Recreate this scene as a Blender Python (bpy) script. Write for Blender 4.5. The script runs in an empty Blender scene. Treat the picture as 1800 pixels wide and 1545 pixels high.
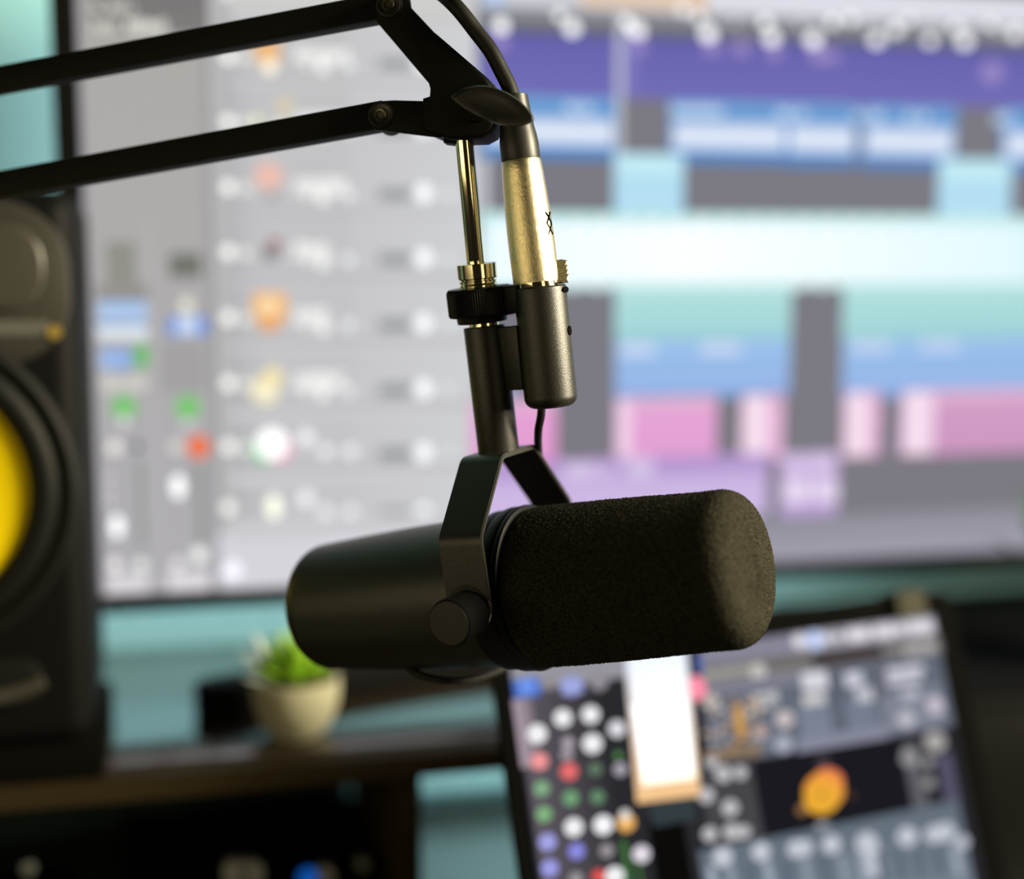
import bpy, bmesh, math, random
from mathutils import Vector, Matrix, noise
from math import radians as R_, sin, cos, pi
random.seed(5)
S = bpy.context.scene
COL = S.collection
# ------------------------------------------------------------------ camera, world, lights, exposure
CAMZ = 1.13
YAW, PIT = R_(13.0), R_(7.34)
FWD = Vector((sin(YAW)*cos(PIT), cos(YAW)*cos(PIT), -sin(PIT)))
RGT = Vector((cos(YAW), -sin(YAW), 0.0))
UPV = RGT.cross(FWD)
CAM = Vector((0, 0, CAMZ))
F = 2500.0
cd = bpy.data.cameras.new('camera'); cam = bpy.data.objects.new('camera', cd); COL.objects.link(cam)
cam.matrix_world = Matrix(((RGT.x, UPV.x, -FWD.x, CAM.x), (RGT.y, UPV.y, -FWD.y, CAM.y), (RGT.z, UPV.z, -FWD.z, CAM.z), (0, 0, 0, 1)))
cd.sensor_fit = 'HORIZONTAL'; cd.sensor_width = 36.0; cd.lens = 50.0; cd.clip_start = 0.02
cd.dof.use_dof = True; cd.dof.focus_distance = 0.554; cd.dof.aperture_fstop = 50.0/23.0
S.camera = cam
S.view_settings.view_transform = 'Standard'; S.view_settings.look = 'None'
S.view_settings.exposure = 0.0; S.view_settings.gamma = 1.0; S.view_settings.use_curve_mapping = False
S.cycles.use_denoising = True
S.cycles.max_bounces = 8

W = bpy.data.worlds.new('room_air'); S.world = W; W.use_nodes = True
bg = W.node_tree.nodes['Background']; bg.inputs[0].default_value = (1.0, .86, .62, 1); bg.inputs[1].default_value = .012

def area(name, loc, target, sx, sy, power, color, spread=180):
    l = bpy.data.lights.new(name, 'AREA'); l.shape = 'RECTANGLE'; l.size = sx; l.size_y = sy
    l.energy = power; l.color = color; l.spread = R_(spread)
    o = bpy.data.objects.new(name, l); COL.objects.link(o)
    o.location = loc
    o.rotation_euler = (Vector(target) - Vector(loc)).to_track_quat('-Z', 'Y').to_euler()
    return o
# warm lamp / window to the right of the desk, behind the camera's shoulder line
area('window_light_right', (1.25, .10, 1.48), (.12, .55, 1.08), .5, .7, 24, (1.0, .88, .62), 100)
# dim warm daylit wall behind the photographer on the left
area('window_light_left', (-1.42, -.25, 1.16), (.0, .58, 1.10), 1.6, .45, 6.4, (1.0, .82, .45))
# small warm lamp further back in the room
area('room_lamp_back', (.75, -1.15, 1.30), (.06, .57, 1.10), .45, .6, 1.5, (1.0, .82, .50))
# unseen fill strips added behind the monitor and under the shelf to brighten the wall
area('wall_fill_left', (-.040, .945, 1.20), (-.085, 1.035, 1.20), .02, .42, .25, (1.0, 1.0, 1.0))
area('wall_fill_lower', (.17, .955, .955), (.17, 1.04, .90), .62, .02, .55, (1.0, 1.0, 1.0))
area('wall_fill_desk', (.26, .90, .832), (.26, 1.035, .76), .22, .02, .46, (1.0, 1.0, 1.0))

# ------------------------------------------------------------------ helpers
def px(x, y, Z):                     # pixel at a depth -> world point
    return CAM + FWD*Z + RGT*((x-900)/F*Z) - UPV*((y-772.5)/F*Z)
def cw(v):                           # camera-frame vector -> world vector
    return RGT*v[0] + UPV*v[1] + FWD*v[2]
def ray(x, y): return FWD + RGT*((x-900)/F) - UPV*((y-772.5)/F)
def hit(x, y, p0, n):
    d = ray(x, y); return CAM + d*((p0-CAM).dot(n)/d.dot(n))
def frame(o, z, xh=None):            # matrix with local z along z, x near xh
    z = z.normalized(); xh = xh or (Vector((0, 0, 1)) if abs(z.z) < .9 else Vector((1, 0, 0)))
    x = (xh - z*xh.dot(z)).normalized(); y = z.cross(x)
    return Matrix(((x.x, y.x, z.x, o.x), (x.y, y.y, z.y, o.y), (x.z, y.z, z.z, o.z), (0, 0, 0, 1)))
def srgb(r, g, b):
    f = lambda c: (c/255/12.92) if c/255 <= .04045 else ((c/255+.055)/1.055)**2.4
    return (f(r), f(g), f(b))

def mat(name, col, rough=.5, metal=0, spec=.5, coat=0, bump=0, bscale=400, var=0, vscale=30, ior=1.5, sheen=0):
    m = bpy.data.materials.new(name); m.use_nodes = True; nt = m.node_tree; b = nt.nodes['Principled BSDF']
    b.inputs['Base Color'].default_value = (*col, 1); b.inputs['Roughness'].default_value = rough
    b.inputs['Metallic'].default_value = metal; b.inputs['Specular IOR Level'].default_value = spec
    b.inputs['IOR'].default_value = ior
    b.inputs['Coat Weight'].default_value = coat; b.inputs['Coat Roughness'].default_value = .1
    b.inputs['Sheen Weight'].default_value = sheen
    tc = nt.nodes.new('ShaderNodeTexCoord')
    if bump:
        n = nt.nodes.new('ShaderNodeTexNoise'); n.inputs['Scale'].default_value = bscale; n.inputs['Detail'].default_value = 3
        bp = nt.nodes.new('ShaderNodeBump'); bp.inputs['Strength'].default_value = bump; bp.inputs['Distance'].default_value = .0005
        nt.links.new(tc.outputs['Object'], n.inputs['Vector']); nt.links.new(n.outputs[0], bp.inputs['Height'])
        nt.links.new(bp.outputs[0], b.inputs['Normal'])
    if var:
        n = nt.nodes.new('ShaderNodeTexNoise'); n.inputs['Scale'].default_value = vscale; n.inputs['Detail'].default_value = 4
        mx = nt.nodes.new('ShaderNodeMix'); mx.data_type = 'RGBA'
        mx.inputs[6].default_value = (*[c*(1-var) for c in col], 1); mx.inputs[7].default_value = (*[min(1, c*(1+var)) for c in col], 1)
        nt.links.new(tc.outputs['Object'], n.inputs['Vector']); nt.links.new(n.outputs[0], mx.inputs[0])
        nt.links.new(mx.outputs[2], b.inputs['Base Color'])
    return m
M = {}
M['mic'] = mat('black_matte_enamel', (.010, .0095, .006), .37, bump=.25, bscale=2500)
M['knob_side'] = mat('black_rubberised_grip', (.003, .003, .003), .8, spec=.05)
M['mic_dark'] = mat('black_collar_plastic', (.003, .003, .004), .45, spec=.18)
M['foam'] = mat('charcoal_foam', (.0225, .0212, .0145), .95, spec=.05, bump=1.0, bscale=1500, var=.5, vscale=1300)
for n_ in M['foam'].node_tree.nodes:      # sharpen the speckle of the foam
    if n_.type == 'MIX':
        nt_ = M['foam'].node_tree; src = n_.inputs[0].links[0].from_socket; mr = nt_.nodes.new('ShaderNodeMapRange')
        mr.inputs[1].default_value = .42; mr.inputs[2].default_value = .60
        nt_.links.new(src, mr.inputs[0]); nt_.links.new(mr.outputs[0], n_.inputs[0])
M['chrome'] = mat('polished_nickel', (.88, .79, .54), .10, 1)
M['satin'] = mat('satin_nickel', (.84, .74, .46), .27, 1, bump=.35, bscale=2600)
M['arm'] = mat('black_powder_coat', (.003, .0036, .0022), .6, spec=.14, bump=.3, bscale=1800)
M['arm_smooth'] = mat('black_nylon', (.010, .010, .007), .42, spec=.4)
M['rubber'] = mat('black_rubber_cable', (.006, .006, .0045), .55, spec=.2)
M['screw'] = mat('dark_steel_screw', (.09, .09, .065), .35, 1)
M['bezel'] = mat('black_bezel_plastic', (.002, .002, .002), .5, spec=.15)
M['spk'] = mat('black_vinyl_cabinet', (.002, .002, .002), .6, spec=.10)
M['spk_face'] = mat('dark_grey_baffle', (.024, .023, .018), .42, coat=.15)
M['spk_face2'] = mat('grey_waveguide', (.040, .038, .030), .35, coat=.2)
M['cone'] = mat('yellow_aramid_cone', (.88, .66, .001), .55, spec=.15, bump=.3, bscale=600)
M['surround'] = mat('black_rubber_surround', (.0035, .004, .003), .55, spec=.15)
M['label'] = mat('silver_lettering', (.11, .11, .095), .5)
M['label_y'] = mat('amber_mark', (.22, .15, .025), .5)
M['pad'] = mat('black_foam_pad', (.002, .002, .0015), .9, spec=.03)
M['tablet'] = mat('black_tablet_border', (.0015, .0015, .0015), .8, spec=.02)
M['shelf'] = mat('dark_walnut_lacquer', (.020, .013, .005), .18, spec=1.0, ior=1.9, coat=.6, var=.4, vscale=12)
M['edge'] = mat('dark_walnut_edge', (.020, .013, .0035), .7, spec=.15, var=.3, vscale=12)
M['black'] = mat('black_painted_board', (.002, .0025, .0025), .7, spec=.08)
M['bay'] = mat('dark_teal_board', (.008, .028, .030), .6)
M['wall'] = mat('teal_wall_paint', (.26, .54, .555), .6, var=.03, vscale=3)
M['floor'] = mat('grey_floor', (.08, .08, .08), .6, var=.2, vscale=8)
M['pot'] = mat('cream_ceramic', (.36, .345, .235), .45)
M['leaf'] = mat('bright_green_leaf', (.15, .31, .008), .5)
M['leaf_pale'] = mat('pale_grey_green_leaf', (.34, .40, .38), .5)
M['leaf_dark'] = mat('dark_green_leaf', (.012, .06, .018), .5)
M['soil'] = mat('dark_moss', (.05, .05, .005), .9)
M['beige'] = mat('dull_beige_plastic', (.035, .034, .024), .8, spec=.1)
M['grey'] = mat('grey_metal_trim', (.20, .21, .20), .35, .5)
M['knobg'] = mat('pale_grey_knob', (.35, .36, .34), .4)
M['trim'] = mat('dark_teal_trim', (.04, .12, .12), .6)
M['case_edge'] = mat('grey_aluminium_edge', (.004, .0042, .004), .8, spec=.03)
def emit(name, col, s=1.0):
    m = bpy.data.materials.new(name); m.use_nodes = True; nt = m.node_tree
    for n in list(nt.nodes): nt.nodes.remove(n)
    e = nt.nodes.new('ShaderNodeEmission'); o = nt.nodes.new('ShaderNodeOutputMaterial'); nt.links.new(e.outputs[0], o.inputs[0])
    e.inputs[1].default_value = s
    if col is None:
        a = nt.nodes.new('ShaderNodeVertexColor'); a.layer_name = 'pixels'; nt.links.new(a.outputs[0], e.inputs[0])
    else: e.inputs[0].default_value = (*col, 1)
    return m
M['screen'] = emit('lit_display', None)
M['led_blue'] = emit('blue_led', srgb(20, 95, 190), .8)

def finish(me, sharp=35):
    bm = bmesh.new(); bm.from_mesh(me)
    for f in bm.faces: f.smooth = True
    for e in bm.edges:
        if len(e.link_faces) == 2: e.smooth = e.calc_face_angle(0) < R_(sharp)
    bm.to_mesh(me); bm.free()
def obj(name, bm, m, parent=None, label=None, sharp=35, recalc=True):
    """bm holds world coordinates; linked as ONE mesh object relative to its thing's origin"""
    if recalc: bmesh.ops.recalc_face_normals(bm, faces=bm.faces)
    root = parent
    base = Vector((0, 0, 0))
    p = parent
    while p is not None: base += p.location; p = p.parent
    if parent is None:
        base = sum((v.co for v in bm.verts), Vector())/len(bm.verts); base.z = min(v.co.z for v in bm.verts)
    bmesh.ops.translate(bm, verts=bm.verts, vec=-base)
    me = bpy.data.meshes.new(name); bm.to_mesh(me); bm.free(); finish(me, sharp)
    o = bpy.data.objects.new(name, me); COL.objects.link(o); me.materials.append(m)
    if parent is None: o.location = base
    else: o.parent = parent
    if label: o['label'] = label
    return o
def tag(o, label, cat, group=None):
    o['label'] = label; o['category'] = cat
    if group: o['group'] = group
    return o
def thing(name, label, cat, loc, group=None):
    o = bpy.data.objects.new(name, None); COL.objects.link(o); o.location = loc; o.empty_display_size = .02
    return tag(o, label, cat, group)
def struct(o): o['kind'] = 'structure'; return o
def NB(): return bmesh.new()
def lathe(bm, prof, Mx, n=64, cap=True, sx=1, sy=1, disp=None):
    rings = []
    for r, h in prof:
        if r < 1e-7: rings.append([bm.verts.new(Mx @ Vector((0, 0, h)))])
        else: rings.append([bm.verts.new(Mx @ Vector((r*cos(2*pi*i/n)*sx, r*sin(2*pi*i/n)*sy, h))) for i in range(n)])
    for a, b in zip(rings, rings[1:]):
        for i in range(n):
            j = (i+1) % n
            if len(a) == 1 and len(b) == 1: continue
            if len(a) == 1: bm.faces.new((a[0], b[i], b[j]))
            elif len(b) == 1: bm.faces.new((a[i], a[j], b[0]))
            else: bm.faces.new((a[i], a[j], b[j], b[i]))
    if cap:
        for rg in (rings[0], rings[-1]):
            if len(rg) > 2: bm.faces.new(rg)
    return bm
def rnd(r, h0, h1, f, k=5):           # profile of a cylinder with both rims rounded by f
    p = [(r-f, h0)] if r-f > 1e-6 else [(0, h0)]
    for i in range(1, k+1): a = i/k*pi/2; p.append((r-f+f*sin(a), h0+f-f*cos(a)))
    for i in range(k+1): a = i/k*pi/2; p.append((r-f+f*cos(a), h1-f+f*sin(a)))
    return p
def box(bm, Mx, sx, sy, sz, bev=0, seg=2, c=(0, 0, 0)):
    r = bmesh.ops.create_cube(bm, size=1); vs = r['verts']
    for v in vs: v.co = Vector((v.co.x*sx+c[0], v.co.y*sy+c[1], v.co.z*sz+c[2]))
    if bev:
        es = list({e for v in vs for e in v.link_edges})
        r = bmesh.ops.bevel(bm, geom=es, offset=bev, segments=seg, affect='EDGES', profile=.5)
        vs = list({v for f in r['faces'] for v in f.verts} | {v for v in vs if v.is_valid})
    for v in vs: v.co = Mx @ v.co
    return bm
def wbox(bm, x0, x1, y0, y1, z0, z1, bev=0, seg=2):
    return box(bm, Matrix.Translation(((x0+x1)/2, (y0+y1)/2, (z0+z1)/2)), x1-x0, y1-y0, z1-z0, bev, seg)
def prism(bm, pts, d0, d1, bev=0, seg=2):     # pts: world points of an outline; d0, d1: offset vectors
    a = [bm.verts.new(p+d0) for p in pts]; b = [bm.verts.new(p+d1) for p in pts]
    n = len(pts); fs = [bm.faces.new(a), bm.faces.new(b[::-1])]
    for i in range(n): fs.append(bm.faces.new((a[i], b[i], b[(i+1) % n], a[(i+1) % n])))
    bmesh.ops.recalc_face_normals(bm, faces=fs)
    if bev:
        es = [e for f in fs[:2] for e in f.edges]
        bmesh.ops.bevel(bm, geom=es, offset=bev, segments=seg, affect='EDGES', profile=.5)
    return bm
def spline(P, n=10):
    out = []; Q = [P[0]*2-P[1]] + list(P) + [P[-1]*2-P[-2]]
    for i in range(1, len(Q)-2):
        for k in range(n):
            t = k/n; a, b, c, d = Q[i-1], Q[i], Q[i+1], Q[i+2]
            out.append(.5*((2*b)+(c-a)*t+(2*a-5*b+4*c-d)*t*t+(3*b-a-3*c+d)*t**3))
    out.append(P[-1]); return out
def tube(bm, pts, r, n=20, radii=None):
    prev = None; rings = []
    for i, p in enumerate(pts):
        t = (pts[min(i+1, len(pts)-1)] - pts[max(i-1, 0)]).normalized()
        x = prev if prev else Vector((.3, .5, .8))
        x = (x - t*x.dot(t)).normalized(); y = t.cross(x); prev = x
        rr = radii[i] if radii else r
        rings.append([bm.verts.new(p + x*rr*cos(2*pi*k/n) + y*rr*sin(2*pi*k/n)) for k in range(n)])
    for a, b in zip(rings, rings[1:]):
        for k in range(n): bm.faces.new((a[k], a[(k+1) % n], b[(k+1) % n], b[k]))
    bm.faces.new(rings[0]); bm.faces.new(rings[-1]); return bm

# ------------------------------------------------------------------ the setting
ZS, ZD = CAMZ-.280, CAMZ-.415           # shelf top, desk top
YM, YWALL = .900, 1.035
struct(obj('wall_back', wbox(NB(), -2.2, 2.6, YWALL, YWALL+.1, 0, 2.6), M['wall']))
struct(obj('floor', wbox(NB(), -2.2, 2.6, -1.9, YWALL, -.1, 0), M['floor']))
struct(obj('baseboard_back', wbox(NB(), -2.2, 2.6, YWALL-.012, YWALL, 0, .09, .003), M['trim']))

struct(obj('trim_1', wbox(NB(), -.75, 1.15, YWALL-.004, YWALL+.002, ZD+.0005, ZD+.008, .0008), M['trim']))

# ------------------------------------------------------------------ desk and monitor shelf
desk = thing('desk', 'dark glossy desk top standing against the teal wall', 'desk', (.2, .75, 0))
obj('desk_top', wbox(NB(), -.75, 1.15, .42, YWALL-.006, ZD-.028, ZD, .002), M['shelf'], desk)
for x in (-.70, 1.10):
    for y in (.47, .98): obj('leg', wbox(NB(), x-.025, x+.025, y-.025, y+.025, 0, ZD-.0285, .003), M['black'], desk)
YSF = .768
sh = thing('monitor_shelf', 'dark brown lacquered shelf raised on side panels along the wall', 'shelf', (.0, .9, ZD))
SX0, SX1 = -.46, .40
obj('shelf_board', wbox(NB(), SX0, SX1, YSF, YWALL-.004, ZS-.012, ZS, .0012), M['shelf'], sh)
obj('shelf_edge', wbox(wbox(NB(), SX0, SX1, YSF-.002, YSF-.0002, ZS-.0125, ZS+.0004), SX0, SX1, YSF-.002, YSF+.020, ZS+.0001, ZS+.0005), M['edge'], sh)
for x in (SX0+.007, .118, SX1-.007):
    obj('side_panel', wbox(NB(), x-.007, x+.007, YSF+.004, YWALL-.02, ZD+.0005, ZS-.0125, .001), M['edge'], sh)
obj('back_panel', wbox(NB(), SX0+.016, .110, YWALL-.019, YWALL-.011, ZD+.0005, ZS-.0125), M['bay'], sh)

# ------------------------------------------------------------------ displays
class Screen:
    """collects the flat coloured shapes a display shows; corner positions are plane coordinates (a right, b up)"""
    def __init__(s, p0, h, u, n): s.p0, s.h, s.u, s.n = p0, h, u, n; s.bm = bmesh.new(); s.lay = s.bm.loops.layers.float_color.new('pixels'); s.k = 0
    def ab(s, x, y):
        p = hit(x, y, s.p0, s.n) - s.p0; return p.dot(s.h), p.dot(s.u)
    def poly(s, pts, cols, lift=None):
        s.k += 1
        lf = .00004*s.k/10 + .0002 if lift is None else lift
        vs = [s.bm.verts.new(s.p0 + s.h*a + s.u*b + s.n*lf) for a, b in pts]
        f = s.bm.faces.new(vs)
        if f.normal.length == 0: f.normal_update()
        for l, c in zip(f.loops, cols): l[s.lay] = (*c, 1)
    def rect(s, x0, y0, x1, y1, c, c2=None, g=1.0, dirn='v'):
        """pixel corners top-left, bottom-right; c colour (0-255), c2 colour at the bottom / right"""
        a0, b0 = s.ab(x0, y0); a1, b1 = s.ab(x1, y1)
        k = tuple(v*g for v in srgb(*c)); k2 = tuple(v*g for v in srgb(*c2)) if c2 else k
        cols = [k, k, k2, k2] if dirn == 'v' else [k, k2, k2, k]
        s.poly([(a0, b0), (a1, b0), (a1, b1), (a0, b1)], cols)
    def dot(s, x, y, r, c, g=1.0, ry=None, bg=None):
        if bg:      # small bright source: half the radius, contrast against its ground raised to match
            kb, kc = srgb(*bg), srgb(*c); q = .62 if max(c)-min(c) < 28 else .95; r *= q; ry = ry*q if ry else None
            k = tuple(min(1.35, max(.02, b_+(c_-b_)/q**2*.9)) for b_, c_ in zip(kb, kc))
            a, b = s.ab(x, y); a2, _ = s.ab(x+r, y); _, b2 = s.ab(x, y+(ry or r)); ra, rb = abs(a2-a), abs(b2-b)
            s.poly([(a+ra*cos(2*pi*i/20), b-rb*sin(2*pi*i/20)) for i in range(20)], [k]*20); return
        a, b = s.ab(x, y); a2, _ = s.ab(x+r, y); _, b2 = s.ab(x, y+(ry or r)); ra, rb = abs(a2-a), abs(b2-b)
        k = tuple(v*g for v in srgb(*c))
        s.poly([(a+ra*cos(2*pi*i/20), b-rb*sin(2*pi*i/20)) for i in range(20)], [k]*20)
    def text(s, x0, y0, x1, y1, c, g=1.0, fill=.62):   # a line of small illegible glyph strokes
        a0, b0 = s.ab(x0, y0); a1, b1 = s.ab(x1, y1); k = tuple(v*g for v in srgb(*c))
        a = a0; h = b0-b1
        while a < a1:
            w = h*random.uniform(.25, .6)
            if random.random() < .86:
                t = random.uniform(0, .25)*h
                s.poly([(a, b0-t), (min(a+w*fill*1.25, a1), b0-t), (min(a+w*fill*1.25, a1), b1), (a, b1)], [k]*4)
            a += w
# ------------------------------------------------------------------ monitor
MP = Vector((0, YM, CAMZ))
XL, XR, ZT, ZB = -.056, .800, CAMZ+.176, CAMZ-.2095     # lit area
mon = thing('monitor', 'large wide computer monitor on the shelf showing coloured audio tracks', 'monitor', (.33, .96, ZS))
bz = NB()
bw = .0150
wbox(bz, XL-bw, XR+bw, YM+.001, YM+.022, ZB-.0108, ZT+bw, .003)
obj('housing', bz, M['bezel'], mon)
bz = NB()
for x0, x1, z0, z1 in ((XL-bw, XL, ZB-.0108, ZT+bw), (XR, XR+bw, ZB-.0108, ZT+bw), (XL, XR, ZT, ZT+bw), (XL, XR, ZB-.0108, ZB)):
    wbox(bz, x0, x1, YM-.003, YM+.001, z0, z1, .0006, 1)
obj('bezel', bz, M['bezel'], mon)
s = Screen(MP, Vector((1, 0, 0)), Vector((0, 0, 1)), Vector((0, -1, 0)))
def full(a0, b0, a1, b1, c, c2=None, dirn='v', g=1):
    k = tuple(v*g for v in srgb(*c)); k2 = tuple(v*g for v in srgb(*c2)) if c2 else k
    s.poly([(a0, b1), (a1, b1), (a1, b0), (a0, b0)], [k, k, k2, k2] if dirn == 'v' else [k, k2, k2, k])
full(XL, -.2095, XR, .176, (124, 122, 130))
ab = s.ab
xi = ab(375, 600)[0]; xh = ab(838, 500)[0]
full(XL, -.2095, xi, .176, (172, 170, 164), (176, 174, 180))
full(xi, -.2095, xh, .176, (193, 193, 194), (198, 198, 202))
full(XL, -.2095, ab(168, 800)[0], .176, (140, 138, 150), (166, 163, 182), 'v')
full(ab(392, 600)[0], -.2095, ab(470, 600)[0], .176, (181, 181, 183), (196, 196, 198), 'h')
full(ab(620, 600)[0], -.2095, xh, .176, (199, 199, 201), (208, 209, 212), 'h')
s.rect(152, -60, 368, 62, (118, 114, 116), (128, 125, 124))
s.text(160, 2, 236, 22, (225, 225, 215)); s.text(160, 34, 205, 56, (215, 215, 205)); s.text(222, 32, 294, 58, (235, 235, 225))
s.rect(365, -80, 402, 1040, (190, 190, 188)); s.rect(403, -60, 415, 1000, (180, 180, 182))
s.rect(368, 62, 380, 1030, (158, 156, 158))
BG = lambda x: (168, 167, 166) if x < 380 else (193, 193, 195)
# channel strip on the left
for x0, y0, x1, y1, c in ((186, 425, 240, 500, (146, 146, 138)), (297, 445, 355, 488, (118, 120, 112)), (240, 810, 256, 965, (146, 148, 142)),
                          (343, 812, 362, 955, (144, 147, 142)), (282, 600, 362, 690, (164, 162, 162)),
                          (262, 380, 278, 1030, (184, 182, 180)), (170, 500, 262, 528, (150, 148, 144))):
    s.rect(x0, y0, x1, y1, c)
s.rect(172, 529, 260, 562, (160, 190, 232), (185, 208, 238)); s.rect(172, 566, 260, 573, (130, 165, 215)); s.rect(172, 574, 260, 596, (226, 234, 240))
s.rect(176, 614, 232, 648, (130, 168, 226)); s.rect(236, 606, 262, 646, (110, 190, 110)); s.text(178, 622, 226, 640, (180, 205, 240))
s.text(178, 656, 258, 688, (212, 208, 200)); s.rect(178, 664, 258, 684, (206, 204, 198))
s.dot(218, 717, 24, (126, 200, 118), bg=BG(218)); s.dot(330, 716, 24, (126, 200, 118), bg=BG(330)); s.dot(218, 740, 15, (198, 195, 198), bg=BG(218)); s.dot(330, 745, 13, (195, 192, 196), bg=BG(330))
s.dot(328, 535, 18, (205, 203, 192), bg=BG(328)); s.rect(294, 557, 366, 590, (120, 152, 222)); s.rect(312, 553, 346, 588, (205, 220, 245))
s.dot(202, 786, 20, (205, 203, 198), bg=BG(202)); s.dot(241, 785, 12, (110, 110, 106), bg=BG(241)); s.dot(310, 785, 20, (192, 190, 186), bg=BG(310)); s.dot(349, 785, 22, (242, 120, 78), bg=BG(349))
s.dot(206, 925, 17, (232, 234, 232), ry=30, bg=BG(206)); s.dot(313, 855, 18, (238, 238, 236), ry=32, bg=BG(313))
for y in (840, 862, 884): s.dot(192, y, 6, (208, 206, 200), bg=BG(192))
s.dot(202, 993, 17, (212, 210, 206), bg=BG(202)); s.dot(248, 993, 17, (206, 206, 202), bg=BG(248)); s.dot(312, 992, 16, (208, 206, 205), bg=BG(312)); s.dot(350, 975, 20, (216, 216, 212), bg=BG(350))
s.rect(188, 1012, 262, 1040, (220, 217, 222)); s.rect(294, 1008, 368, 1036, (224, 221, 226))
# track headers
rows = [-15, 98, 212, 327, 441, 556, 671, 783, 890]
for i, y in enumerate(rows):
    s.rect(405, y+44, 838, y+50, (176, 176, 178)) if i not in (8,) else None
    s.rect(405, y+50, 838, y+54, (206, 206, 208)) if i not in (8,) else None
    s.dot(401, y+2, 18, (232, 233, 230), bg=BG(401)); 
    if i not in (8,): s.dot(431, y+4, 15, (214, 215, 213), bg=BG(431))
    s.rect(664, y+4, 724, y+26, (160, 161, 164)); s.rect(682, y+10, 708, y+20, (148, 150, 152))
    s.dot(744, y+12, 21, (232, 233, 234), ry=24, bg=BG(744)); s.dot(786, y+14, 12, (214, 215, 216), bg=BG(786))
    if i < 7:
        w = (86, 96, 84, 92, 62, 58, 86, 0, 0)[i]
        s.text(517, y-16, 517+w, y+12, (248, 248, 246), fill=.9); s.rect(517, y-12, 517+w, y+8, (240, 240, 238))
        s.dot(568, y+20, 18, (222, 223, 222), bg=BG(568)); s.dot(612, y+16, 16, (216, 217, 218), bg=BG(612)); s.dot(540, y+18, 10, (215, 215, 214), bg=BG(540))
    else:
        s.dot(538, y-14, 20, (226, 226, 228), bg=BG(538)); s.dot(572, y+10, 17, (222, 222, 224), bg=BG(572)); s.dot(616, y+10, 18, (220, 220, 223), bg=BG(616))
s.dot(470, 92, 26, (238, 190, 136), bg=BG(470)); s.rect(452, 74, 490, 96, (240, 186, 128)); s.dot(474, 118, 20, (232, 226, 214), bg=BG(474))
s.dot(500, 186, 15, (222, 208, 172), bg=BG(500)); s.dot(452, 212, 14, (216, 220, 196), bg=BG(452)); s.dot(490, 220, 13, (226, 228, 220), bg=BG(490))
s.dot(472, 310, 26, (238, 194, 180), bg=BG(472)); s.rect(450, 296, 498, 316, (236, 190, 176)); s.dot(478, 345, 14, (176, 176, 178), bg=BG(478))
s.dot(482, 428, 12, (176, 130, 124), bg=BG(482)); s.dot(476, 446, 22, (170, 168, 170), bg=BG(476))
s.rect(444, 515, 504, 562, (250, 190, 118)); s.dot(474, 562, 22, (238, 168, 100), bg=BG(474)); s.dot(472, 540, 18, (255, 226, 180), 1.1, bg=BG(472))
s.dot(466, 686, 26, (248, 236, 188), bg=BG(466)); s.dot(480, 662, 18, (248, 232, 176), bg=BG(480)); s.dot(466, 690, 14, (255, 250, 222), bg=BG(466))
s.dot(470, 788, 26, (110, 214, 130)); s.dot(488, 788, 25, (244, 160, 190)); s.dot(478, 780, 27, (255, 255, 255), 1.3)
s.dot(481, 890, 18, (238, 242, 226), ry=32, bg=BG(481))
s.rect(384, 936, 560, 1044, (214, 213, 220)); s.rect(560, 930, 838, 1040, (219, 218, 226)); s.dot(408, 1002, 24, (232, 231, 238), bg=BG(408))
s.rect(402, 915, 838, 934, (204, 204, 208))
# arrange area: the toolbar, ruler and tracks, laid out to the right edge of the display
E_ = 1830
def yy(x, yl, yr): return yl + (yr-yl)*(x-900)/900
zt = lambda x, y: ab(x, y)
def band(xl, yl0, yl1, xr, c, c2=None, g=1.0, dirn='v'):
    """a strip that is level on the display: its height comes from its left end"""
    a0, b0 = ab(xl, yl0); _, b1 = ab(xl, yl1); a1 = XR if xr < 5 else ab(xr, 500)[0]
    k = tuple(v*g for v in srgb(*c)); k2 = tuple(v*g for v in srgb(*c2)) if c2 else k
    s.poly([(a0, b0), (a1, b0), (a1, b1), (a0, b1)], [k, k, k2, k2] if dirn == 'v' else [k, k2, k2, k])
band(842, -80, 10, XR, (226, 226, 230), (205, 206, 214))
band(1020, -60, 12, 1240, (226, 200, 178)); band(1245, -60, 22, XR, (222, 222, 232))
band(846, -30, 14, 888, (190, 205, 235)); band(402, -80, 20, 838, (206, 206, 204)); 
band(842, 12, 58, XR, (150, 152, 158), (92, 92, 104))
DOTS = [(880, 46, 20), (983, 28, 13), (1005, 50, 20), (1100, 39, 15), (1118, 55, 22), (1200, 18, 13), (1228, 33, 12), (1244, 60, 21), (1344, 40, 14), (1355, 67, 19), (1428, 70, 20), (1461, 39, 12), (1494, 34, 12),
    (1539, 71, 17), (1572, 54, 15), (1633, 72, 14), (1678, 50, 12), (1694, 73, 18), (1783, 60, 16), (1596, 34, 10), (1740, 44, 10)]
for x in range(1290, 1820, 58): s.dot(x, 40+(x-1290)*.03, 8, (180, 180, 186), bg=(110, 110, 118))
band(842, 56, 166, XR, (104, 99, 172), (114, 110, 184))
band(842, 56, 72, XR, (98, 94, 164), (104, 100, 180))
for x, y, r in DOTS: s.dot(x, y, r, (226, 224, 224), bg=(110, 108, 130))
for x, y, r in ((880, 76, 14), (1118, 82, 17), (1250, 84, 15), (1302, 84, 15), (1360, 92, 14), (1438, 96, 17), (1462, 100, 12), (1742, 128, 20)): s.dot(x, y, r, (158, 140, 200), bg=(106, 101, 178))
band(1078, 60, 166, 1112, (128, 122, 190)); band(1084, 20, 300, 1090, (196, 200, 210))
s.rect(842, 164, 858, 900, (205, 210, 218))
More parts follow.
